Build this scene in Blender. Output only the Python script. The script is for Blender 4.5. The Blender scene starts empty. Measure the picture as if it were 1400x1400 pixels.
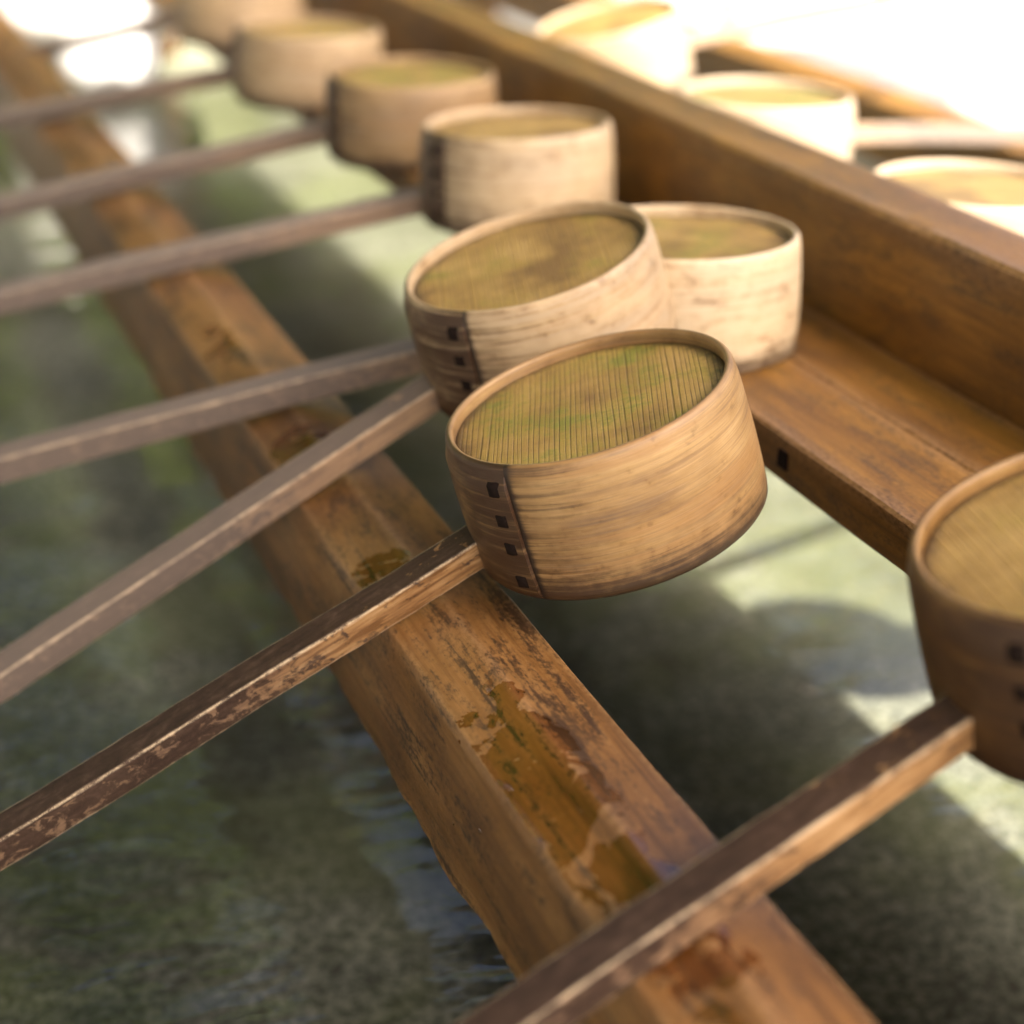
import bpy, bmesh, math, random
from mathutils import Vector, Matrix, noise
random.seed(7)
scene = bpy.context.scene
COL = scene.collection
ZOFF = 1.08                                     # camera height above the ground, metres
def W(x, y, z):                                 # centimetres measured from the lens -> metres above the ground
    return Vector((x / 100, y / 100, z / 100 + ZOFF))

# ------------------------------------------------------------------ camera
cam = bpy.data.cameras.new('camera')
cam_o = bpy.data.objects.new('camera', cam)
COL.objects.link(cam_o)
fw = Vector((0.348438, 0.846468, -0.402596))
rt = Vector((0.929468, -0.367542, 0.031667))
up = Vector((0.121166, 0.385234, 0.914830))
m = Matrix((rt, up, -fw)).transposed().to_4x4()
m.translation = W(0, 0, 0)
cam_o.matrix_world = m
cam.sensor_width = 36.0
cam.lens = 2424.2 / 1400 * 36.0
cam.clip_start = 0.02
cam.clip_end = 400
cam.dof.use_dof = True
cam.dof.focus_distance = 0.545
cam.dof.aperture_fstop = 5.2
cam.dof.aperture_blades = 7
scene.camera = cam_o

# ------------------------------------------------------------------ light
SUN_EL, SUN_AZ = math.radians(52), math.radians(-72)     # azimuth measured from +X towards +Y
sdir = Vector((math.cos(SUN_AZ) * math.cos(SUN_EL), math.sin(SUN_AZ) * math.cos(SUN_EL), math.sin(SUN_EL)))
world = bpy.data.worlds.new('World')
scene.world = world
world.use_nodes = True
wn = world.node_tree
bg = wn.nodes['Background']
sky = wn.nodes.new('ShaderNodeTexSky')
sky.sky_type = 'NISHITA'
sky.sun_disc = False
sky.sun_elevation = SUN_EL
sky.sun_rotation = math.atan2(sdir.x, sdir.y)
sky.dust_density = 9.0
sky.air_density = 0.7
sky.ozone_density = 0.3
wn.links.new(sky.outputs[0], bg.inputs[0])
bg.inputs[1].default_value = 0.15
sun = bpy.data.lights.new('sun', 'SUN')
sun.energy = 3.7
sun.angle = math.radians(0.53)
sun.color = (1.0, 0.93, 0.82)
sun_o = bpy.data.objects.new('sun', sun)
COL.objects.link(sun_o)
sun_o.rotation_euler = sdir.to_track_quat('Z', 'Y').to_euler()
vs = scene.view_settings
vs.view_transform = 'Standard'
vs.look = 'None'
vs.gamma = 1.0
vs.use_curve_mapping = False
vs.exposure = 2.05
scene.cycles.use_denoising = True
scene.cycles.max_bounces = 8
scene.cycles.diffuse_bounces = 4
scene.cycles.transparent_max_bounces = 12
scene.cycles.caustics_reflective = False
scene.cycles.caustics_refractive = False

# ------------------------------------------------------------------ node helpers
class Mat:
    def __init__(self, name):
        self.m = bpy.data.materials.new(name)
        self.m.use_nodes = True
        self.nt = self.m.node_tree
        self.b = self.nt.nodes['Principled BSDF']
        self.out = self.nt.nodes['Material Output']
    def n(self, t, **kw):
        o = self.nt.nodes.new(t)
        for k, v in kw.items():
            setattr(o, k, v)
        return o
    def l(self, a, b):
        self.nt.links.new(a, b)
    def put(self, sock, v):
        if hasattr(v, 'is_linked') or hasattr(v, 'links'):
            self.l(v, sock)
        else:
            sock.default_value = v
    def coord(self, kind='Object', scale=(1, 1, 1), off=None, rot=(0, 0, 0)):
        tc = self.n('ShaderNodeTexCoord')
        mp = self.n('ShaderNodeMapping')
        mp.inputs['Scale'].default_value = scale
        mp.inputs['Rotation'].default_value = rot
        self.l(tc.outputs[kind], mp.inputs[0])
        if off is not None:
            self.l(off, mp.inputs['Location'])
        return mp.outputs[0]
    def noise(self, vec, scale=1.0, detail=4, rough=.55, dist=0.0):
        o = self.n('ShaderNodeTexNoise')
        self.l(vec, o.inputs['Vector'])
        o.inputs['Scale'].default_value = scale
        o.inputs['Detail'].default_value = detail
        o.inputs['Roughness'].default_value = rough
        o.inputs['Distortion'].default_value = dist
        return o.outputs['Fac']
    def ramp(self, fac, *stops):
        o = self.n('ShaderNodeValToRGB')
        e = o.color_ramp.elements
        while len(e) < len(stops):
            e.new(.5)
        for i, (p, c) in enumerate(stops):
            e[i].position = p
            e[i].color = (c, c, c, 1) if not hasattr(c, '__len__') else (*c[:3], 1)
        self.put(o.inputs[0], fac)
        return o.outputs[0]
    def mix(self, fac, a, b, mode='MIX'):
        o = self.n('ShaderNodeMix', data_type='RGBA', blend_type=mode)
        self.put(o.inputs[0], fac)
        for s, v in ((o.inputs[6], a), (o.inputs[7], b)):
            if isinstance(v, (tuple, list)):
                s.default_value = (*v[:3], 1)
            else:
                self.l(v, s)
        return o.outputs[2]
    def math(self, op, a, b=0.0, c=0.0, clamp=False):
        o = self.n('ShaderNodeMath', operation=op, use_clamp=clamp)
        for s, v in zip(o.inputs, (a, b, c)):
            self.put(s, v)
        return o.outputs[0]
    def smooth(self, v, lo, hi):
        o = self.n('ShaderNodeMapRange', interpolation_type='SMOOTHSTEP')
        self.put(o.inputs[0], v)
        o.inputs[1].default_value = lo
        o.inputs[2].default_value = hi
        return o.outputs[0]
    def sep(self, vec):
        o = self.n('ShaderNodeSeparateXYZ')
        self.l(vec, o.inputs[0])
        return o.outputs
    def bump(self, h, strength=.3, dist=.001, prev=None):
        o = self.n('ShaderNodeBump')
        o.inputs['Strength'].default_value = strength
        o.inputs['Distance'].default_value = dist
        self.l(h, o.inputs['Height'])
        if prev is not None:
            self.l(prev, o.inputs['Normal'])
        return o.outputs[0]
    def seed(self, k=37.0):
        oi = self.n('ShaderNodeObjectInfo')
        c = self.n('ShaderNodeCombineXYZ')
        v = self.math('MULTIPLY', oi.outputs['Random'], k)
        for i in range(3):
            self.l(v, c.inputs[i])
        return c.outputs[0], oi

# ------------------------------------------------------------------ materials
def wood_wall():                                # bent strip: UV in centimetres, u round the cup, v up from the mouth
    M = Mat('bent_cypress_strip')
    sd, oi = M.seed(50)
    big = M.noise(M.coord('UV', (.22, .55, 1), sd), 1, 4, .6)
    band = M.noise(M.coord('UV', (.10, 1.7, 1), sd), 1, 4, .6, .4)
    streak = M.noise(M.coord('UV', (.17, 7, 1), sd), 1, 5, .62, .25)
    fib = M.noise(M.coord('UV', (.45, 42, 1), sd), 1, 4, .7)
    blot = M.noise(M.coord('UV', (1.1, 1.6, 1), sd), 1, 6, .7)
    fine = M.noise(M.coord('UV', (14, 26, 1), sd), 1, 3, .6)
    col = M.ramp(M.math('ADD', M.math('MULTIPLY', big, .55), M.math('MULTIPLY', streak, .45)),
                 (.37, (.080, .033, .006)), (.46, (.190, .094, .020)), (.545, (.295, .168, .049)), (.67, (.45, .292, .120)))
    col = M.mix(M.math('MULTIPLY', M.smooth(band, .50, .62), .60), col, (.27, .128, .028))
    col = M.mix(M.math('MULTIPLY', M.smooth(streak, .53, .70), .34), col, (.060, .022, .006))
    col = M.mix(M.math('MULTIPLY', M.smooth(fib, .50, .64), .45), col, (.060, .023, .007))
    col = M.mix(M.math('MULTIPLY', M.smooth(fib, .44, .26), .28), col, (.56, .41, .25))
    uv = M.sep(M.coord('UV'))
    # grime kept where the mouth edge and the lap seam hold water, broken up by the grain
    nz = M.math('ADD', M.math('MULTIPLY', streak, .7), M.math('MULTIPLY', blot, .6))
    oc = M.n('ShaderNodeSeparateColor')
    M.l(oi.outputs['Color'], oc.inputs[0])
    col = M.mix(M.math('MULTIPLY', oc.outputs[0], M.smooth(nz, 1.0, .5)), col, (.60, .475, .310))
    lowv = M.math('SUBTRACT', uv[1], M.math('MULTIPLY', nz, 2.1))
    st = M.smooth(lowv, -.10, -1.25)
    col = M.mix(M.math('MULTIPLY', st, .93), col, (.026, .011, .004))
    seam = M.math('SUBTRACT', M.math('ABSOLUTE', M.math('SUBTRACT', uv[0], -.55)), M.math('MULTIPLY', nz, 2.6))
    col = M.mix(M.math('MULTIPLY', M.smooth(seam, .9, -1.3), M.smooth(streak, .27, .52)), col, (.022, .009, .003))
    far = M.smooth(M.math('ABSOLUTE', M.math('ADD', uv[0], 3.2)), 7.5, 1.0)  # handle side darkened: stain together with painted side shade
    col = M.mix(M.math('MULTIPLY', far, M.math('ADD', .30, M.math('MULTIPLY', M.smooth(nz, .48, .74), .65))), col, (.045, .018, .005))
    col = M.mix(M.math('MULTIPLY', M.smooth(blot, .58, .70), .4), col, (.06, .025, .008))
    lap = M.math('ADD', M.math('ADD', uv[0], 2 * math.pi * 4.75), M.math('MULTIPLY', streak, -.9))
    col = M.mix(M.math('MULTIPLY', M.math('MULTIPLY', M.smooth(lap, .0, -.50), M.smooth(streak, .30, .50)), .92), col, (.018, .008, .003))
    u2 = M.math('ADD', uv[0], 2 * math.pi * 4.75)
    st2 = M.smooth(M.math('SUBTRACT', u2, M.math('MULTIPLY', M.math('SUBTRACT', nz, .30), 6.5)), .8, -2.2)
    col = M.mix(M.math('MULTIPLY', M.math('MULTIPLY', st2, M.smooth(streak, .34, .66)), .70), col, (.040, .016, .005))
    col = M.mix(M.math('MULTIPLY', M.smooth(u2, .26, .06), .93), col, (.012, .005, .002))
    # object colour: how bleached this ladle is (red) and how brown (green)
    col = M.mix(M.math('SUBTRACT', 1.0, oi.outputs['Alpha']), col, (.48, .42, .34))
    col = M.mix(oc.outputs[1], col, (.50, .42, .30), 'MULTIPLY')
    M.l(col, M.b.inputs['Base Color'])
    M.l(M.math('ADD', .36, M.math('MULTIPLY', fib, .22)), M.b.inputs['Roughness'])
    b1 = M.bump(M.math('ADD', M.math('MULTIPLY', fib, .6), M.math('MULTIPLY', streak, .6)), .35, .0005)
    M.l(M.bump(fine, .10, .0002, b1), M.b.inputs['Normal'])
    return M.m
def wood_disc():                                # straight fine-grained board with moss
    M = Mat('mossy_straight_grain_board')
    sd, oi = M.seed(90)
    co = M.coord('Object', (100, 100, 100), sd)
    raw = M.sep(M.coord('Object', (100, 100, 100)))
    warp = M.noise(M.coord('Object', (90, 16, 1), sd), 1, 3, .5)
    x = M.math('ADD', raw[0], M.math('MULTIPLY', warp, .10))
    ph = M.math('MULTIPLY', M.math('ADD', x, M.math('MULTIPLY', M.noise(M.coord('Object', (130, 3, 1), sd), 1, 2), .55)), 2 * math.pi / .172)
    line = M.math('ADD', .5, M.math('MULTIPLY', M.math('SINE', ph), .5))
    line = M.smooth(line, .74, 1.0)
    br = M.noise(M.coord('Object', (500, 60, 1), sd), 1, 4, .7)
    line = M.math('MULTIPLY', line, M.smooth(br, .25, .55))
    fib = M.noise(M.coord('Object', (2600, 90, 1), sd), 1, 4, .65)
    big = M.noise(co, .35, 4, .6)
    col = M.ramp(big, (.36, (.17, .090, .018)), (.5, (.285, .168, .036)), (.64, (.37, .230, .062)))
    moss1 = M.noise(co, .42, 6, .62)
    moss2 = M.noise(co, 3.2, 5, .7)
    oc = M.n('ShaderNodeSeparateColor')
    M.l(oi.outputs['Color'], oc.inputs[0])
    mm = M.math('ADD', M.math('ADD', M.math('MULTIPLY', moss1, .72), M.math('MULTIPLY', moss2, .28)), M.math('MULTIPLY', M.math('SUBTRACT', oc.outputs[2], .5), .35))
    col = M.mix(M.math('MULTIPLY', M.smooth(mm, .44, .60), .60), col, (.265, .190, .022))
    col = M.mix(M.math('MULTIPLY', M.smooth(mm, .545, .66), .78), col, (.140, .150, .010))
    col = M.mix(M.math('MULTIPLY', M.smooth(fib, .45, .75), .35), col, (.10, .055, .018))
    col = M.mix(M.math('MULTIPLY', line, .46), col, (.050, .027, .008))
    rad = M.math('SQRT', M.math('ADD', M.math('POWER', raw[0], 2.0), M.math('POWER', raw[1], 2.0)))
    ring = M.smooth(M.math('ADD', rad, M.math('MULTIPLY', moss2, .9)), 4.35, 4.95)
    col = M.mix(M.math('SUBTRACT', 1.0, oi.outputs['Alpha']), col, (.045, .050, .040))  # low alpha: shade and sky reflection painted into the far cup bases
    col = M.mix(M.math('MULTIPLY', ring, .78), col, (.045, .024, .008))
    M.l(col, M.b.inputs['Base Color'])
    M.b.inputs['Roughness'].default_value = .62
    h = M.math('SUBTRACT', M.math('MULTIPLY', fib, .35), line)
    b1 = M.bump(h, .55, .0006)
    M.l(M.bump(moss2, .25, .0006, b1), M.b.inputs['Normal'])
    return M.m
def wood_handle():                              # Object coords: -X runs from the cup to the grip; attribute 'edge' on the arrises
    M = Mat('weathered_handle_wood')
    sd, oi = M.seed(70)
    raw = M.sep(M.coord('Object', (100, 100, 100)))
    d = M.math('MULTIPLY', raw[0], -1.0)
    streak = M.noise(M.coord('Object', (40, 420, 420), sd), 1, 5, .65, .3)
    fib = M.noise(M.coord('Object', (90, 2600, 2600), sd), 1, 4, .7)
    blot = M.noise(M.coord('Object', (170, 260, 260), sd), 1, 6, .68, .6)
    hair = M.noise(M.coord('Object', (900, 1300, 1300), sd), 1, 4, .7, 2.5)
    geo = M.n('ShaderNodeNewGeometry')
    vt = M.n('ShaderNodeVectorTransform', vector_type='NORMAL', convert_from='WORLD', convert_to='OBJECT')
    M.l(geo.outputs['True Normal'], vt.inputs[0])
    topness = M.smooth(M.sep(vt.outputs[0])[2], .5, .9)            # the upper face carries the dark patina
    tan = M.ramp(streak, (.38, (.12, .055, .018)), (.5, (.24, .128, .050)), (.63, (.34, .205, .095)))
    tan = M.mix(M.math('MULTIPLY', M.smooth(d, 4, 11), .75), tan, (.110, .072, .052))
    dark = M.ramp(M.math('ADD', M.math('MULTIPLY', streak, .35), M.math('MULTIPLY', blot, .65)), (.38, (.008, .004, .003)), (.52, (.024, .013, .009)), (.66, (.060, .036, .025)))
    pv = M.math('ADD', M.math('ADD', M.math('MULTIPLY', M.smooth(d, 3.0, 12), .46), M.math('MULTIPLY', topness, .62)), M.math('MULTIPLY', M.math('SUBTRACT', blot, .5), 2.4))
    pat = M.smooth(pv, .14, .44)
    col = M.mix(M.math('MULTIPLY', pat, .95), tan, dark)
    sc = M.math('MULTIPLY', M.math('MULTIPLY', M.smooth(hair, .55, .66), M.smooth(blot, .62, .40)), M.math('SUBTRACT', 1.0, M.math('MULTIPLY', topness, .55)))
    col = M.mix(M.math('MULTIPLY', sc, .50), col, (.150, .100, .072))
    col = M.mix(M.math('MULTIPLY', M.smooth(fib, .5, .75), .3), col, (.05, .028, .016))
    oc = M.n('ShaderNodeSeparateColor')
    M.l(oi.outputs['Color'], oc.inputs[0])
    col = M.mix(M.math('MULTIPLY', oc.outputs[0], .8), col, (.33, .265, .222))
    at = M.n('ShaderNodeAttribute', attribute_name='edge')
    wear = M.math('MULTIPLY', at.outputs['Fac'], M.smooth(M.math('ADD', M.math('MULTIPLY', hair, .5), M.math('MULTIPLY', blot, .5)), .62, .42))
    col = M.mix(M.math('MULTIPLY', wear, .9), col, (.56, .43, .28))
    M.l(col, M.b.inputs['Base Color'])
    M.l(M.math('ADD', .42, M.math('MULTIPLY', hair, .25)), M.b.inputs['Roughness'])
    M.b.inputs['Specular IOR Level'].default_value = .22
    b1 = M.bump(M.math('ADD', fib, M.math('MULTIPLY', hair, .4)), .22, .0004)
    M.l(M.bump(blot, .2, .0008, b1), M.b.inputs['Normal'])
    return M.m
def wood_beam(name, cols, darkamt=.8, wet=False, sheen=.42):   # Object coords, grain along Y
    M = Mat(name)
    sd, oi = M.seed(30)
    S = M.coord('Object', (100, 100, 100), sd)
    raw = M.sep(M.coord('Object', (100, 100, 100)))
    big = M.noise(M.coord('Object', (22, 6, 22), sd), 1, 5, .6, .5)
    streak = M.noise(M.coord('Object', (260, 9, 260), sd), 1, 6, .68, .3)
    fib = M.noise(M.coord('Object', (1500, 45, 1500), sd), 1, 4, .7)
    blot = M.noise(M.coord('Object', (75, 26, 75), sd), 1, 7, .7, .4)
    speck = M.noise(M.coord('Object', (700, 350, 700), sd), 1, 5, .75)
    a, b_, c = cols
    col = M.ramp(M.math('ADD', M.math('MULTIPLY', big, .5), M.math('MULTIPLY', streak, .5)), (.38, a), (.5, b_), (.63, c))
    dk = M.math('ADD', M.math('MULTIPLY', streak, .45), M.math('ADD', M.math('MULTIPLY', blot, .4), M.math('MULTIPLY', speck, .25)))
    col = M.mix(M.math('MULTIPLY', M.smooth(dk, .535, .635), darkamt), col, (.024, .011, .006))
    col = M.mix(M.math('MULTIPLY', M.smooth(fib, .5, .72), .35), col, (.07, .032, .012))
    at = M.n('ShaderNodeAttribute', attribute_name='edge')
    col = M.mix(M.math('MULTIPLY', M.math('MULTIPLY', at.outputs['Fac'], M.smooth(speck, .66, .40)), .38), col, (.36, .21, .10))
    rough = M.math('ADD', sheen, M.math('MULTIPLY', speck, .25))
    h = M.math('ADD', M.math('MULTIPLY', fib, .7), M.math('MULTIPLY', speck, .5))
    if wet:
        wn1 = M.noise(M.coord('Object', (62, 62, 62)), 1, 5, .55, .8)
        wa = M.n('ShaderNodeAttribute', attribute_name='wet')
        wv = M.math('ADD', wa.outputs['Fac'], M.math('MULTIPLY', M.math('SUBTRACT', wn1, .5), 2.6))
        wf = M.smooth(wv, .48, .58)
        col = M.mix(M.math('MULTIPLY', wf, .80), col, M.mix(1.0, col, (.44, .28, .17), 'MULTIPLY'))
        rough = M.math('SUBTRACT', rough, M.math('MULTIPLY', wf, .36), clamp=True)
        h = M.math('MULTIPLY', h, M.math('SUBTRACT', 1.0, M.math('MULTIPLY', wf, .9)))
        h = M.math('ADD', h, M.math('MULTIPLY', wf, .35))
    M.l(col, M.b.inputs['Base Color'])
    M.l(rough, M.b.inputs['Roughness'])
    M.l(M.bump(h, .30, .0006), M.b.inputs['Normal'])
    return M.m
def granite(name, base, dark, light, sc=1.0, rough=.75, mirror_blotches=False):
    M = Mat(name)
    S = M.coord('Object', (100 * sc, 100 * sc, 100 * sc))
    g1 = M.noise(S, 1.7, 4, .75)
    g2 = M.noise(S, 4.5, 3, .7)
    g3 = M.noise(S, .09, 5, .6)
    col = M.ramp(M.math('ADD', M.math('MULTIPLY', g1, .6), M.math('MULTIPLY', g2, .4)), (.43, dark), (.5, base), (.57, light))
    col = M.mix(M.math('MULTIPLY', M.smooth(g3, .42, .68), .45), col, tuple(v * .55 for v in dark))
    M.l(col, M.b.inputs['Base Color'])
    M.b.inputs['Roughness'].default_value = rough
    if mirror_blotches:  # green and dark blotches paint tree reflections into the floor colour
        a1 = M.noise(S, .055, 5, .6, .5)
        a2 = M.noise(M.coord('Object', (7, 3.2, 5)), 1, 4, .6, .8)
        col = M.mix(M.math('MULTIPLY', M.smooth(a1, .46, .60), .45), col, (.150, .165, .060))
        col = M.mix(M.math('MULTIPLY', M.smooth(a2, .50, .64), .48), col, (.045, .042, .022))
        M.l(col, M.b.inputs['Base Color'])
    M.l(M.bump(g1, .3, .001), M.b.inputs['Normal'])
    return M.m
def water_mat():
    M = Mat('clear_water')
    nt = M.nt
    nt.nodes.remove(M.b)
    w1 = M.noise(M.coord('Object', (8, 20, 1)), 1, 2, .5, .3)
    w2 = M.noise(M.coord('Object', (30, 75, 1)), 1, 2, .5, .2)
    h = M.math('ADD', w1, M.math('MULTIPLY', w2, .18))
    bp = M.bump(h, 1.0, .0038)
    fr = M.n('ShaderNodeFresnel')
    fr.inputs[0].default_value = 1.40
    M.l(bp, fr.inputs['Normal'])
    tr = M.n('ShaderNodeBsdfTransparent')
    tr.inputs[0].default_value = (.90, .92, .84, 1)
    gl = M.n('ShaderNodeBsdfGlossy')
    gl.inputs['Roughness'].default_value = .02
    M.l(bp, gl.inputs['Normal'])
    mx = M.n('ShaderNodeMixShader')
    M.l(fr.outputs[0], mx.inputs[0])
    M.l(tr.outputs[0], mx.inputs[1])
    M.l(gl.outputs[0], mx.inputs[2])
    M.l(mx.outputs[0], M.out.inputs[0])
    return M.m
def simple(name, c1, c2, scale=5, rough=.8, detail=5, translucent=0):
    M = Mat(name)
    f = M.noise(M.coord('Object'), scale, detail, .65)
    M.l(M.ramp(f, (.35, c1), (.65, c2)), M.b.inputs['Base Color'])
    M.b.inputs['Roughness'].default_value = rough
    return M.m
def leaf_mat():
    M = Mat('sunlit_leaf')
    f = M.noise(M.coord('Object'), 1.1, 3, .6)
    col = M.ramp(f, (.35, (.095, .145, .018)), (.65, (.25, .31, .050)))
    nt = M.nt
    nt.nodes.remove(M.b)
    d = M.n('ShaderNodeBsdfDiffuse')
    t = M.n('ShaderNodeBsdfTranslucent')
    M.l(col, d.inputs[0])
    M.l(col, t.inputs[0])
    mx = M.n('ShaderNodeMixShader')
    mx.inputs[0].default_value = .45
    M.l(d.outputs[0], mx.inputs[1])
    M.l(t.outputs[0], mx.inputs[2])
    M.l(mx.outputs[0], M.out.inputs[0])
    return M.m
def drop_mat():
    M = Mat('water_drop')
    M.nt.nodes.remove(M.b)
    fr = M.n('ShaderNodeFresnel')
    fr.inputs[0].default_value = 1.6
    tr = M.n('ShaderNodeBsdfTransparent')
    tr.inputs[0].default_value = (.93, .88, .80, 1)
    gl = M.n('ShaderNodeBsdfGlossy')
    gl.inputs['Roughness'].default_value = .03
    mx = M.n('ShaderNodeMixShader')
    gm = M.n('ShaderNodeNewGeometry')
    M.l(M.math('MULTIPLY', fr.outputs[0], M.math('SUBTRACT', 1.0, gm.outputs['Backfacing'])), mx.inputs[0])
    M.l(tr.outputs[0], mx.inputs[1])
    M.l(gl.outputs[0], mx.inputs[2])
    M.l(mx.outputs[0], M.out.inputs[0])
    return M.m

M_wall, M_disc, M_handle = wood_wall(), wood_disc(), wood_handle()
M_rail = wood_beam('wet_rail_timber', ((.070, .029, .008), (.185, .083, .021), (.32, .165, .056)), .9, True, .36)
M_div = wood_beam('amber_divider_timber', ((.060, .023, .0015), (.165, .070, .005), (.31, .150, .018)), .7, False, .34)
M_bark = simple('cherry_bark', (.004, .002, .0015), (.012, .006, .004), 300, .75)
M_bark.node_tree.nodes['Principled BSDF'].inputs['Specular IOR Level'].default_value = .12
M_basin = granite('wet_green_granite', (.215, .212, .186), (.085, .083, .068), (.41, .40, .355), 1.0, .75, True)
M_rim = granite('pale_granite', (.42, .40, .36), (.26, .25, .22), (.55, .53, .48), 1.0)
M_grey = granite('grey_granite', (.13, .135, .14), (.10, .10, .105), (.17, .17, .18), .6)
M_water = water_mat()
M_gravel = granite('pale_gravel', (.50, .47, .41), (.34, .32, .27), (.62, .59, .53), .35)
M_earth = simple('dark_moss_earth', (.030, .022, .012), (.075, .055, .028), 9)
M_roof = simple('aged_roof_boards', (.045, .028, .016), (.09, .058, .034), 14)
M_trunk = simple('tree_bark', (.05, .036, .024), (.12, .09, .065), 18)
M_leaf = leaf_mat()
M_stone = simple('glint_stone', (.74, .73, .69), (.84, .83, .80), 30)
M_drop = drop_mat()

# ------------------------------------------------------------------ object helpers
def link(name, me, parent=None, mat=None, smooth=True):
    o = bpy.data.objects.new(name, me)
    COL.objects.link(o)
    if mat is not None and not me.materials:
        me.materials.append(mat)
    if parent is not None:
        o.parent = parent
    return o
def mesh(name, verts, faces, smooth=True):
    me = bpy.data.meshes.new(name)
    me.from_pydata([tuple(v) for v in verts], [], faces)
    me.validate()
    bm = bmesh.new()
    bm.from_mesh(me)
    bmesh.ops.recalc_face_normals(bm, faces=bm.faces)
    bm.to_mesh(me)
    bm.free()
    if smooth:
        me.polygons.foreach_set('use_smooth', [True] * len(me.polygons))
    return me
def empty(name, loc=(0, 0, 0)):
    o = bpy.data.objects.new(name, None)
    o.empty_display_size = .02
    COL.objects.link(o)
    o.location = loc
    return o
def tag(o, label=None, cat=None, group=None, kind=None):
    for k, v in (('label', label), ('category', cat), ('group', group), ('kind', kind)):
        if v:
            o[k] = v
    return o
def sharp(me, deg=35):
    try:
        me.set_sharp_from_angle(angle=math.radians(deg))
    except Exception:
        pass
def box(name, x0, x1, y0, y1, z0, z1, mat, parent=None, bevel=.3, origin=(0, 0, 0), seg=2):
    """box given in lens centimetres"""
    bm = bmesh.new()
    bmesh.ops.create_cube(bm, size=1)
    a, b = W(x0, y0, z0), W(x1, y1, z1)
    c, s = (a + b) / 2, (b - a)
    for v in bm.verts:
        v.co = Vector((v.co.x * s.x, v.co.y * s.y, v.co.z * s.z)) + c - Vector(origin)
    if bevel:
        bmesh.ops.bevel(bm, geom=bm.edges[:], offset=bevel / 100, segments=seg, affect='EDGES', profile=.5)
    me = bpy.data.meshes.new(name)
    bm.to_mesh(me)
    bm.free()
    me.polygons.foreach_set('use_smooth', [True] * len(me.polygons))
    sharp(me, 30)
    return link(name, me, parent, mat)

def beam(name, prof, y0, y1, ny, mat, parent=None, edge_idx=(), wob=.04, origin=(0, 0, 0), fn=None, wetfn=None, seed=0):
    """timber along Y from a closed (x, z) profile in cm; fn(i, x, y, z) may move a point"""
    n = len(prof)
    vs, edge, wet = [], [], []
    org = Vector(origin)
    for j in range(ny + 1):
        y = y0 + (y1 - y0) * j / ny
        for i, (x, z) in enumerate(prof):
            q = Vector((x * .5 + seed, y * .09, z * .5))
            dx, dz = noise.noise(q) * wob, noise.noise(q + Vector((9, 3, 5))) * wob
            q2 = Vector((x * 2 + seed, y * .6, z * 2))
            dx += noise.noise(q2) * wob * .35
            dz += noise.noise(q2 + Vector((4, 1, 7))) * wob * .35
            xx, yy, zz = x + dx, y, z + dz
            if fn:
                xx, yy, zz = fn(i, xx, yy, zz)
            vs.append(W(xx, yy, zz) - org)
            edge.append(1.0 if i in edge_idx else 0.0)
            wet.append(wetfn(i, x, y) if wetfn else 0.0)
    fs = []
    for j in range(ny):
        for i in range(n):
            k = (i + 1) % n
            fs.append((j * n + i, j * n + k, (j + 1) * n + k, (j + 1) * n + i))
    fs.append(tuple(range(n)))
    fs.append(tuple(ny * n + i for i in range(n)))
    me = mesh(name, vs, fs)
    a = me.attributes.new('edge', 'FLOAT', 'POINT')
    a.data.foreach_set('value', edge)
    if wetfn:
        a = me.attributes.new('wet', 'FLOAT', 'POINT')
        a.data.foreach_set('value', wet)
    sharp(me, 40)
    return link(name, me, parent, mat)

# ------------------------------------------------------------------ the setting
ZW, ZF = -38.5, -47.3
def sheet(name, x0, x1, y0, y1, z, mat, nx=1, ny=1):
    vs = [(x0 + (x1 - x0) * i / nx, y0 + (y1 - y0) * j / ny, z) for j in range(ny + 1) for i in range(nx + 1)]
    fs = [(j * (nx + 1) + i, j * (nx + 1) + i + 1, (j + 1) * (nx + 1) + i + 1, (j + 1) * (nx + 1) + i) for j in range(ny) for i in range(nx)]
    me = bpy.data.meshes.new(name)
    me.from_pydata(vs, [], fs)
    return tag(link(name, me, None, mat), kind='structure')
g = sheet('ground', -60, 60, -60, 60, 0, M_gravel)
e = sheet('earth_bed', -6, .75, 2.42, 7.5, .004, M_earth)

BX0, BX1, BY0, BY1 = -16, 112, -22, 226        # outer size of the basin
b = empty('stone_basin', W(48, 100, -108))
bo = b.location
def bpart(name, *a, mat=M_rim, bev=1.0):
    return box(name, *a, mat, b, bev, bo)
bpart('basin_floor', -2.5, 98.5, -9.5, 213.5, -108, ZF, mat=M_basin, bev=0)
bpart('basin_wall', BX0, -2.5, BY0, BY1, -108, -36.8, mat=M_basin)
bpart('basin_wall', 98.5, BX1, BY0, BY1, -108, -36.8)
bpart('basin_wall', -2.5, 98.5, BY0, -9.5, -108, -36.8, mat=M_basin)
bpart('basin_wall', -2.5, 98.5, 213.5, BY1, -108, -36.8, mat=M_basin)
tag(b, 'granite water basin holding the clear water under the ladles', 'basin')
w = sheet('water', -.0249, .9849, -.0949, 2.1349, W(0, 0, ZW).z, M_water)

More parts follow.
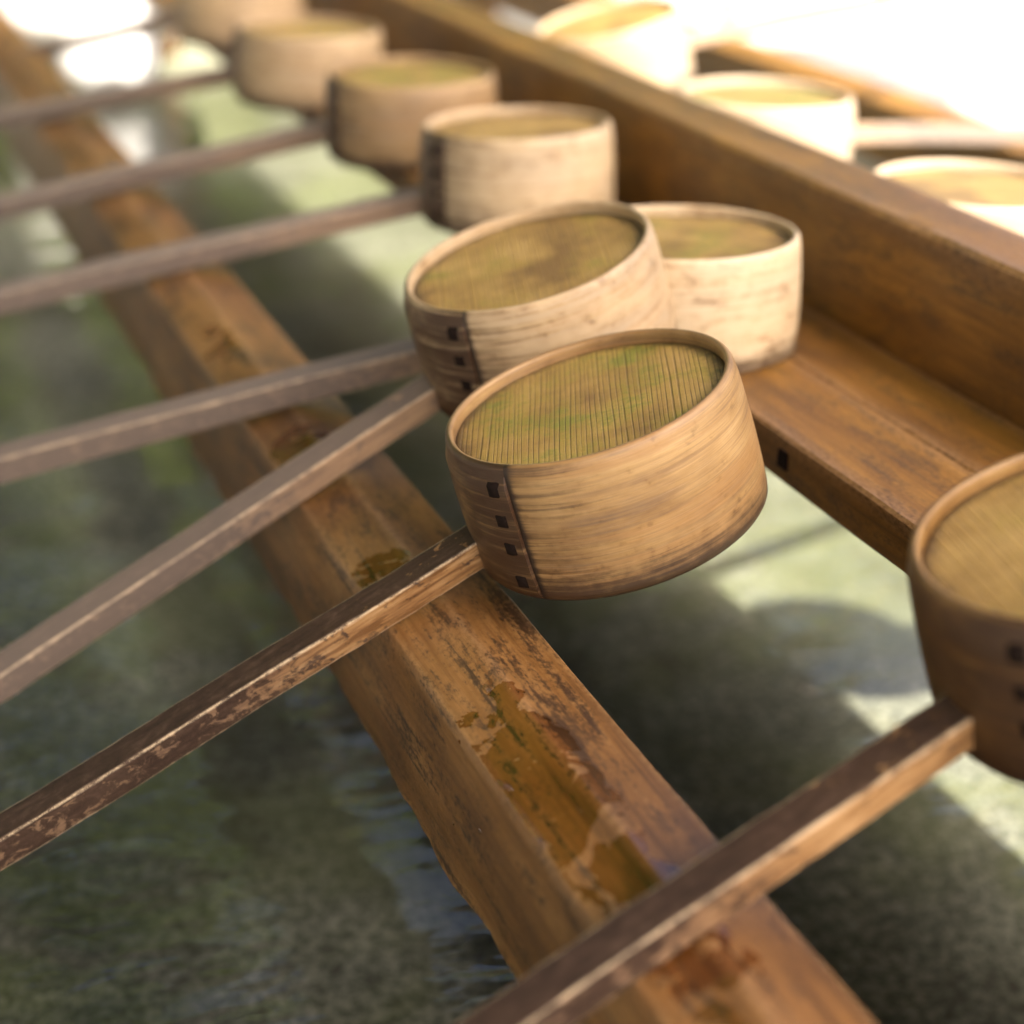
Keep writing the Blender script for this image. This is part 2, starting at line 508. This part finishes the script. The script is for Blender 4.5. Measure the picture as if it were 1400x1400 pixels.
# ------------------------------------------------------------------ timber rail on the left
def rail_profile():
    key = [(15.84, -26.75), (17.68, -25.92), (19.9, -26.02), (19.75, -31.0), (18.6, -31.7), (16.3, -32.1), (15.62, -31.6), (15.52, -29.9)]
    out, ed = [], []
    n = len(key)
    sub = [7, 8, 6, 2, 3, 2, 4, 6]
    for i in range(n):
        (x0, z0), (x1, z1) = key[i], key[(i + 1) % n]
        for s in range(sub[i]):
            t = s / sub[i]
            if s == 0 and i in (0, 1, 2):        # rounded arris: two points instead of one
                px, pz = key[i - 1]
                l0 = math.hypot(x0 - px, z0 - pz)
                l1 = math.hypot(x1 - x0, z1 - z0)
                r = .05
                ed.append(len(out)); out.append((x0 + (px - x0) * r / l0, z0 + (pz - z0) * r / l0))
                ed.append(len(out)); out.append((x0 + (x1 - x0) * r / l1, z0 + (z1 - z0) * r / l1))
            else:
                out.append((x0 + (x1 - x0) * t, z0 + (z1 - z0) * t))
    return out, set(ed)
RP, RE = rail_profile()
def rail_fn(i, x, y, z):
    if z < -30.2 and x < 18:                     # ragged lower arris with a split-off sliver
        q = Vector((y * .25, 3.1, 0))
        k = min(1, (-30.2 - z) / 1.2)
        x += (noise.noise(q) * .22 + noise.noise(q * 5) * .07) * k
        z += noise.noise(q + Vector((0, 7, 0))) * .25 * k
    return x, y, z
WET = [(16.9, 36.6, 2.3, 6.2, .72), (17.2, 31.5, 2.2, 4.0, .6), (16.6, 51.6, 1.4, 2.2, .62), (17.3, 41.9, .6, 1.2, .5),
       (17.6, 24.5, 2.2, 3.6, .5), (17.2, 63.5, 1.6, 2.6, .5), (16.8, 78, 1.5, 3.0, .4)]
def wet_fn(i, x, y):
    if not 1 <= i <= 11:
        return 0.0
    v = 0.0
    for cx, cy, rx, ry, a in WET:
        d = ((x - cx) / rx) ** 2 + ((y - cy) / ry) ** 2
        v = max(v, a * max(0.0, 1.35 - d))
    return v
rail = empty('support_rail', W(17.6, 100, -36.8))
beam('rail_timber', RP, -20, 222, 520, M_rail, rail, RE, .05, rail.location, rail_fn, wet_fn)
for y in (-15.5, 219.5):
    box('support_block', 15.9, 19.2, y - 4.5, y + 4.5 if y < 0 else y + 4, -36.8, -31.2, M_rail, rail, .2, rail.location)
tag(rail, 'long wet brown timber rail with peaked top and ragged lower edge under the ladle handles', 'rail')

# ------------------------------------------------------------------ divider with ledges
div = empty('divider_shelf', W(42.5, 100, -36.8))
def rect(x0, x1, z0, z1, r=.12, nx=6, nz=3):
    pts = []
    for s in range(nx + 1):
        pts.append((x0 + r + (x1 - x0 - 2 * r) * s / nx, z1))
    for s in range(nz + 1):
        pts.append((x1, z1 - r - (z1 - z0 - 2 * r) * s / nz))
    for s in range(nx + 1):
        pts.append((x1 - r - (x1 - x0 - 2 * r) * s / nx, z0))
    for s in range(nz + 1):
        pts.append((x0, z0 + r + (z1 - z0 - 2 * r) * s / nz))
    ed = {0, nx, nx + 1, nx + 1 + nz, len(pts) - 1}
    return pts, ed
for k, (x0, x1, z0, z1) in enumerate([(31.2, 35.72, -24.3, -22.52), (35.84, 40.2, -24.25, -22.60), (44.0, 54.5, -24.3, -22.52)]):
    pr, ed = rect(x0, x1, z0, z1)
    beam('ledge_plank', pr, -20, 188, 240, M_div, div, ed, .05, div.location, seed=k * 5 + 2)
pr, ed = rect(40.22, 43.96, -26.5, -17.2, .2, 4, 10)
beam('upright_board', pr, -20, 222, 270, M_div, div, ed, .06, div.location, seed=31)
for y, zb in ((-16, -36.8), (218, -36.8)):
    box('support_block', 40.8, 43.4, y - 3.5, y + 3.5, zb, -26.62, M_div, div, .2, div.location)
for y in (50.6, 66, 35, 88):                     # square peg ends in the ledge's front edge
    box('peg', 31.12, 31.8, y - .35, y + .35, -23.75, -23.05, M_bark, div, .05, div.location, 1)
tag(div, 'amber brown divider board with low ledges that the ladle cups stand on', 'divider')

# ------------------------------------------------------------------ far rail in the sun
frail = empty('support_rail', W(82, 100, -36.8))
pr, ed = rect(80.6, 85.2, -31.0, -26.0, .2, 4, 4)
beam('rail_timber', pr, -20, 222, 200, M_div, frail, ed, .06, frail.location, seed=77)
for y in (-15.5, 219.5):
    box('support_block', 81.2, 84.6, y - 4, y + 4, -36.8, -31.05, M_div, frail, .2, frail.location)
tag(frail, 'sunlit square timber rail beyond the divider board', 'rail')

# ------------------------------------------------------------------ ladles
R, H, TH = 4.75, 4.76, .30
LAP = math.radians(180 + 41)                     # where the bent strip ends
def cup_wall_mesh():
    prof = []                                    # (radial offset from the outer face, height)
    prof += [(-TH, .35), (-TH, .10), (-TH + .06, .02), (-TH * .5, 0), (-.06, .02), (0, .10)]
    n = 13
    for s in range(n):
        prof.append((0, .28 + (H - .62) * s / (n - 1)))
    prof += [(-.015, H - .20), (-.05, H - .08), (-.11, H - .015), (-.17, H), (-.24, H - .02), (-TH + .01, H - .09), (-TH, H - .2), (-TH, H - .75)]
    NA = 144
    vs, fs, uv = [], [], []
    np_ = len(prof)
    for k in range(NA + 1):
        t = k / NA                               # 0 at the lap edge, going clockwise over handle side first
        a = LAP - t * 2 * math.pi
        for i, (dr, h) in enumerate(prof):
            amp = .13 * max(0, min(1, (H - .42 - h) / .12)) * max(0, min(1, (h - .16) / .1))
            out = dr > -.13 or i >= 4
            step = amp * (1 - t) ** 1.6 if (dr == 0) else 0
            bul = .07 * math.sin(math.pi * min(1, max(0, h / H))) + .05 * (1 - h / H)
            r = R + dr + bul + step + .02 * math.sin(3 * a + 1) 
            aa = a
            if t == 0 and dr == 0:
                aa += .005 * math.sin(h * 2.4 + 1) + .002 * math.sin(h * 31)
            vs.append((r * math.cos(aa) / 100, r * math.sin(aa) / 100, h / 100))
            uv.append((-t * 2 * math.pi * R + (0 if dr > -.2 else 40), h))
    for k in range(NA):
        for i in range(np_ - 1):
            fs.append((k * np_ + i, (k + 1) * np_ + i, (k + 1) * np_ + i + 1, k * np_ + i + 1))
    for i in range(np_ - 1):                     # riser that closes the step of the lap
        fs.append((i, i + 1, NA * np_ + i + 1, NA * np_ + i))
    me = bpy.data.meshes.new('cup_wall')
    me.from_pydata(vs, [], fs)
    ul = me.uv_layers.new(name='UVMap')
    for lp in me.loops:
        ul.data[lp.index].uv = uv[lp.vertex_index]
    for pl in me.polygons[NA * (np_ - 1):]:      # the riser is grimy end grain
        for li in pl.loop_indices:
            ul.data[li].uv = (-.3, uv[me.loops[li].vertex_index][1])
    bm = bmesh.new()
    bm.from_mesh(me)
    bmesh.ops.recalc_face_normals(bm, faces=bm.faces)
    bm.to_mesh(me)
    bm.free()
    me.polygons.foreach_set('use_smooth', [True] * len(me.polygons))
    sharp(me, 45)
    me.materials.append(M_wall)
    return me
def disc_mesh():
    vs, fs = [(0, 0, 0)], []
    NA, rings = 72, [1.2, 2.4, 3.4, 4.2, 4.38, 4.50]
    for r in rings:
        for k in range(NA):
            a = 2 * math.pi * k / NA
            z = .03 * noise.noise(Vector((r * math.cos(a) * .4, r * math.sin(a) * .4, 2))) - (.05 if r > 4.45 else 0)
            vs.append((r * math.cos(a) / 100, r * math.sin(a) / 100, z / 100))
    for k in range(NA):
        fs.append((0, 1 + k, 1 + (k + 1) % NA))
    for q in range(len(rings) - 1):
        for k in range(NA):
            a, b_ = 1 + q * NA + k, 1 + q * NA + (k + 1) % NA
            fs.append((a, a + NA, b_ + NA, b_))
    n0 = len(vs)                                 # underside
    for k in range(NA):
        a = 2 * math.pi * k / NA
        vs.append((4.5 * math.cos(a) / 100, 4.5 * math.sin(a) / 100, -.0045))
    l0 = 1 + (len(rings) - 1) * NA
    for k in range(NA):
        fs.append((l0 + k, n0 + k, n0 + (k + 1) % NA, l0 + (k + 1) % NA))
    fs.append(tuple(n0 + k for k in range(NA))[::-1])
    me = mesh('cup_base', vs, fs)
    me.materials.append(M_disc)
    return me
def stitch_mesh(h0, h1, seed):
    """one visible loop of bark lacing, bent to the wall"""
    rnd = random.Random(seed)
    a0, a1 = math.radians(180 + 30.6), math.radians(180 + 39.2)
    vs, fs = [], []
    for i in range(5):
        a = a0 + (a1 - a0) * i / 4
        for j in range(5):
            h = h0 + (h1 - h0) * j / 4
            e = min(i, 4 - i, j, 4 - j)
            bul = .07 * math.sin(math.pi * h / H) + .05 * (1 - h / H)
            r = R + bul + .125 + (.0 if e == 0 else .035 if e == 1 else .045) - (.10 if e == 0 else 0)
            vs.append((r * math.cos(a) / 100, r * math.sin(a) / 100, (h + rnd.uniform(-.02, .02)) / 100))
    for i in range(4):
        for j in range(4):
            fs.append((i * 5 + j, i * 5 + j + 1, (i + 1) * 5 + j + 1, (i + 1) * 5 + j))
    me = mesh('bark_stitch', vs, fs)
    me.materials.append(M_bark)
    return me
WALL, DISC = cup_wall_mesh(), disc_mesh()
STITCH = [stitch_mesh(h - .33, h + .33, i) for i, h in enumerate((3.95, 2.92, 1.92, .72))]
def handle_mesh(length, seed):
    """square bar with worn arrises; origin at the cup wall, runs to -X"""
    rnd = random.Random(seed)
    n = 60
    vs, fs, edge = [], [], []
    o1, o2 = rnd.random() * 50, rnd.random() * 50
    for j in range(n + 1):
        x = .45 - (length + .45) * j / n
        w = (1.10 + .13 * min(1, j / n * 1.4)) / 2
        bv = .12
        wx = noise.noise(Vector((x * .12, o1, 0))) * .10
        wz = noise.noise(Vector((x * .12, o2, 0))) * .07 - .0006 * (x * x) * .3
        pts = []
        for sy, sz in ((1, 1), (-1, 1), (-1, -1), (1, -1)):
            b1 = bv * (.8 + .5 * noise.noise(Vector((x * 1.1, sy * 3 + o1, sz * 5))))
            c1, c2 = (sy * w, sz * (w - b1)), (sy * (w - b1), sz * w)
            pr = [c1, c2] if (sy * sz > 0) else [c2, c1]
            mid = (sy * (w - b1 * .30), sz * (w - b1 * .30))
            pts += [pr[0], mid, pr[1]]
        fl = []
        for q in range(12):                      # add a mid point on each flat
            fl.append((pts[q], 1.0))
            if q % 3 == 2:
                a, b_ = pts[q], pts[(q + 1) % 12]
                fl.append((((a[0] + b_[0]) * .5, (a[1] + b_[1]) * .5), 0.0))
        for q, ((yy, zz), ed) in enumerate(fl):
            nn = Vector((x * .8, yy * 2 + o1, zz * 2 + o2))
            d = .012 * noise.noise(nn) + .012 * noise.noise(nn * 3)
            vs.append((x / 100, (yy * (1 + d) + wx) / 100, (zz * (1 + d) + wz) / 100))
            edge.append(1.0 if ed and q % 4 == 1 else 0.0)
    m_ = 16
    for j in range(n):
        for q in range(m_):
            k = (q + 1) % m_
            fs.append((j * m_ + q, j * m_ + k, (j + 1) * m_ + k, (j + 1) * m_ + q))
    fs.append(tuple(range(m_)))
    fs.append(tuple(n * m_ + q for q in range(m_)))
    me = mesh('handle', vs, fs)
    a = me.attributes.new('edge', 'FLOAT', 'POINT')
    a.data.foreach_set('value', edge)
    sharp(me, 18)
    me.materials.append(M_handle)
    return me
def ladle(top, n, phi, h, pit, label, color, side=-1, length=31, seed=1, grey=0.0, stitches=True, spin=0, roll=15, wspin=0):
    """top: centre of the cup's upper rim (cm); n: cup axis; phi: handle azimuth; pit: droop"""
    n = Vector(n).normalized()
    u = Vector((side, 0, 0))
    u = (u - n * u.dot(n)).normalized()
    v = n.cross(u)
    az = u * math.cos(phi) + v * math.sin(phi)
    X = -az
    Y = n.cross(X)
    root = empty('wooden_ladle')
    mt = Matrix((X, Y, n)).transposed().to_4x4()
    mt.translation = W(*top) - n * (H / 100)
    root.matrix_world = mt
    wl = link('cup_wall', WALL, root)
    wl.color = color
    wl.rotation_euler = (0, 0, math.radians(wspin))
    ds = link('cup_base', DISC, root)
    ds.location = (0, 0, (H - .42) / 100)
    ds.rotation_euler = (0, 0, math.radians(spin))
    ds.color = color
    if stitches:
        for s in STITCH:
            link('bark_stitch', s, wl)
    hd = link('handle', handle_mesh(length, seed), root)
    droop = math.atan(-pit)
    dd = R * .985
    hd.location = (-dd * math.cos(droop) / 100, 0, (H - h) / 100 - dd * math.sin(droop) / 100)
    hd.rotation_euler = (math.radians(roll), -droop, 0)
    hd.color = (grey, 0, 0, 1)
    return tag(root, label, 'ladle', 'wooden ladles laid across the rails')
ladle((22.2209, 48.1638, -19.1003), (-0.3088, 0.069, 0.9486), -0.165, 2.5803, -0.2257,
      'tilted tan ladle with the greenest mossy base, four dark stitches, dark mottled handle', (.13, .24, .57, 1), seed=3, length=29, grey=.0, spin=-14)
ladle((24.4941, 59.0286, -17.6508), (-0.2991, 0.0022, 0.9542), -0.0615, 2.7177, -0.2415,
      'tilted pale ladle with olive base leaning beside the greenest one, its handle greyed', (.55, .10, .42, 1), seed=5, length=31, grey=.38, spin=-14)
ladle((32.4069, 61.9944, -18.0654), (-0.0244, 0.0288, 0.9993), -0.3649, 2.3845, -0.2605,
      'upright bleached ladle on the ledge, half hidden behind the tilted pale ladle', (.85, 0, .52, 1), seed=8, length=36, grey=.45, spin=20)
ladle((33.4426, 82.4573, -17.8493), (-0.0426, 0.0383, 0.9984), -0.3784, 2.8131, -0.2080,
      'upright pale ladle on the ledge with tan moss-free base', (.72, .0, .18, 1), seed=11, length=36, grey=.55, spin=12)
ladle((32.8252, 97.1161, -17.8305), (-0.029, -0.0106, 0.9995), -0.5133, 2.3203, -0.2607,
      'upright yellowish ladle on the ledge with green base, next past the moss-free one', (.30, .22, .66, 1), seed=14, length=36, grey=.6, spin=-10)
ladle((31.9917, 115.7331, -18.1076), (0.0051, -0.0089, 0.9999), -0.6995, 2.1779, -0.2646,
      'upright greyish ladle on the ledge, second from the far end of the row', (.62, .22, .45, 1), seed=17, length=36, grey=.6, spin=5)
ladle((33.0, 139.0, -17.9), (0.0, 0.0, 1.0), -0.95, 2.2, -0.26,
      'last ladle of the row on the ledge, farthest from the greenest one', (.55, .05, .4, 1), seed=19, length=36, grey=.6)
ladle((28.0455, 30.6949, -16.7975), (-0.2996, 0.0912, 0.9497), -0.0339, 2.6262, -0.1703,
      'brown tilted ladle with dark stained cup, handle thick with a worn pale edge', (.0, .42, .30, 1), seed=23, length=32, grey=.0, spin=-12, wspin=-7)
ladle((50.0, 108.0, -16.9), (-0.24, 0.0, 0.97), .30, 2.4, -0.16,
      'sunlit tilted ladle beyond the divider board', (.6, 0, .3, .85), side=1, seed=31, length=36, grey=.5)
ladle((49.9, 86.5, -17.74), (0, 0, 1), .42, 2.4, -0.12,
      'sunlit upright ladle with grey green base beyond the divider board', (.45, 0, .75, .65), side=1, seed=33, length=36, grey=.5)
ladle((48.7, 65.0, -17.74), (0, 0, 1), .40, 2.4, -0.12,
      'sunlit ladle with sky reflection painted grey on its base beyond the divider board', (.45, 0, .3, .65), side=1, seed=37, length=36, grey=.5)

ladle((58.8, 56.4, -18.4), (.16, 0, .985), .25, 2.4, -0.14,  # out of frame, placed so its shadow falls on the sunlit floor
      'sunlit ladle pulled outwards over the far ledge, placed unseen for its shadow on the basin floor', (.5, 0, .3, 1), side=1, seed=41, length=30, grey=.5)

# ------------------------------------------------------------------ water beads on the rail
def bead(x, y, z, lx, ly, lz, rot, label):
    bm = bmesh.new()
    bmesh.ops.create_icosphere(bm, subdivisions=3, radius=1)
    for v in bm.verts:
        k = 1 + .25 * noise.noise(v.co * 1.3 + Vector((y, x, 0)))
        v.co = Vector((v.co.x * lx * k, v.co.y * ly * k, v.co.z * lz)) / 100
    me = bpy.data.meshes.new('water_bead')
    bm.to_mesh(me)
    bm.free()
    me.polygons.foreach_set('use_smooth', [True] * len(me.polygons))
    o = link('water_bead', me, None, M_drop)
    o.location = W(x, y, z)
    o.rotation_euler = (0, 0, math.radians(rot))
    return tag(o, label, 'water drop', 'water beads on the rail')
bead(15.88, 37.2, -26.68, .13, 1.7, .13, 0, 'long water bead along the sharp edge of the wet rail')
bead(16.0, 38.6, -26.64, .16, .30, .08, 20, 'rounded water bead at the top corner of the wet patch')
bead(17.25, 43.2, -26.13, .16, .45, .10, -35, 'small slanted water bead by the ridge of the rail')
bead(19.0, 32.6, -25.98, .30, .42, .13, 10, 'clear drop beside the thick brown handle on the rail')
bead(15.62, 39.5, -28.6, .07, .07, .11, 0, 'tiny glinting drop hanging on the rail side')

# ------------------------------------------------------------------ background beyond the basin
def pebble(x, y, z, r, s, label):  # stones added to make the bright glint spot
    bm = bmesh.new()
    bmesh.ops.create_icosphere(bm, subdivisions=3, radius=1)
    for v in bm.verts:
        k = 1 + .18 * noise.noise(v.co * 1.1 + Vector((s, 0, 0)))
        v.co = Vector((v.co.x * r * k, v.co.y * r * k, v.co.z * r * .78 * k)) / 100
    me = bpy.data.meshes.new('glint_stone')
    bm.to_mesh(me)
    bm.free()
    me.polygons.foreach_set('use_smooth', [True] * len(me.polygons))
    o = link('glint_stone', me, None, M_stone)
    o.location = W(x, y, z)
    return tag(o, label, 'stone', 'white stones added for the sun glint')
rk = box('glint_base', 20, 43, 197, 213, -47.3, -39.6, M_basin, None, 2.5)  # added only to carry the glint stones
tag(rk, 'flat dark rock added to carry the glint stones', 'rock')
pebble(33.0, 203, -35.0, 5.4, 1, 'rounded white stone added for the sun glint, lowest of the heap')
pebble(33.4, 209.5, -32.4, 6.2, 5, 'large white stone added for the sun glint, middle of the heap')
pebble(36.6, 209.0, -30.6, 5.4, 3, 'white stone added for the sun glint, topping the heap')
pebble(26.6, 209, -29.6, 5.2, 9, 'white stone added for the sun glint, edge of the heap by the rail')

p = box('stone_block', 108, 190, 262, 300, -108, -52, M_grey, None, 1.5)
tag(p, 'long grey granite block in the sun beyond the basin', 'block')

# ------------------------------------------------------------------ unseen pavilion roof, shaped and placed to shade the near half
roof = empty('unseen_shade_roof', W(-190, -140, -108))
ro = roof.location
box('roof_deck', -330, 73, -82, 88, 101, 107, M_roof, roof, 0, ro)
for y in range(-78, 82, 26):
    box('rafter', -328, 70, y, y + 7, 93, 100.9, M_roof, roof, .5, ro)
for x, y in ((-190, -68), (-190, 76)):
    box('roof_post', x - 6, x + 6, y - 6, y + 6, -108, 92.9, M_roof, roof, .8, ro)
tag(roof, 'unseen dark timber roof on posts, shaped to shade the basin', 'roof')

# ------------------------------------------------------------------ trees mirrored in the water, and side trees added to block sky
def tree(x, y, height, cr, seed, label):
    rnd = random.Random(seed)
    root = empty('leafy_tree', (x, y, 0))
    vs, fs = [], []
    def limb(p0, p1, r0, r1, n=5, s=7):
        b0 = len(vs)
        d = (p1 - p0)
        q = d.to_track_quat('Z', 'Y').to_matrix()
        off = rnd.random() * 50
        for j in range(n + 1):
            t = j / n
            c = p0 + d * t + Vector((noise.noise(Vector((t * 2, off, 0))), noise.noise(Vector((t * 2, off, 9))), 0)) * .18 * d.length * t * (1.2 - t)
            for k in range(s):
                a = 2 * math.pi * k / s
                vs.append(c + q @ Vector((math.cos(a), math.sin(a), 0)) * (r0 + (r1 - r0) * t))
        for j in range(n):
            for k in range(s):
                fs.append((b0 + j * s + k, b0 + j * s + (k + 1) % s, b0 + (j + 1) * s + (k + 1) % s, b0 + (j + 1) * s + k))
    top = Vector((rnd.uniform(-.3, .3), rnd.uniform(-.3, .3), height * .8))
    limb(Vector((0, 0, -.02)), top, .17, .05, 8, 9)
    tips = []
    for i in range(int(3.4 * height)):
        t = rnd.uniform(.16, .97)
        p0 = top * t
        a = rnd.uniform(0, 2 * math.pi)
        ln = cr * rnd.uniform(.55, 1.0) * (1.15 - t * .5)
        p1 = p0 + Vector((math.cos(a) * ln, math.sin(a) * ln, rnd.uniform(.0, .6) * ln))
        limb(p0, p1, .05 * (1.2 - t), .012)
        tips += [p0.lerp(p1, q) for q in (.45, .7, .9, 1.0)]
    me = mesh('trunk', vs, fs)
    link('trunk', me, root, M_trunk)
    lv, lf = [], []
    for tp in tips:
        for k in range(rnd.randint(48, 78)):
            c = tp + Vector((rnd.gauss(0, .30), rnd.gauss(0, .30), rnd.gauss(0, .22)))
            q = Vector((rnd.gauss(0, 1), rnd.gauss(0, 1), rnd.gauss(.6, 1))).to_track_quat('Z', 'X').to_matrix()
            s = rnd.uniform(.06, .12)
            b0 = len(lv)
            for px, py in ((-1, 0), (0, .55), (1, 0), (0, -.55)):
                lv.append(c + q @ Vector((px * s, py * s, 0)))
            lf.append((b0, b0 + 1, b0 + 2, b0 + 3))
    me = bpy.data.meshes.new('crown')
    me.from_pydata([tuple(v) for v in lv], [], lf)
    link('crown', me, root, M_leaf)
    return tag(root, label, 'tree', 'trees mirrored in the water')
tree(-.2, 5.0, 7.2, 1.7, 1, 'leafy tree straight beyond the basin, its crown mirrored greenest')
tree(2.3, 6.4, 4.6, 1.6, 2, 'leafy tree behind the grey block, mirrored between ladle handles')
tree(-1.5, 5.2, 7.4, 1.9, 3, 'leafy tree beyond the earth bed on the shaded side')
tree(-3.0, 3.6, 6.4, 1.9, 4, 'leafy tree at the outer side of the earth bed')
tree(-3.4, 1.2, 4.6, 1.9, 6, 'unseen leafy side tree added to block sky past the basin')  # unseen, added to keep sky light off the cups' left sides
tree(-3.6, -.9, 4.6, 1.9, 7, 'unseen leafy side tree added to block sky by the near post')
tree(1.5, 4.6, 4.0, 1.4, 8, 'low leafy tree beside the grey block')
tree(-.3, 8.2, 10.0, 2.5, 5, 'tall leafy tree rising behind the others')
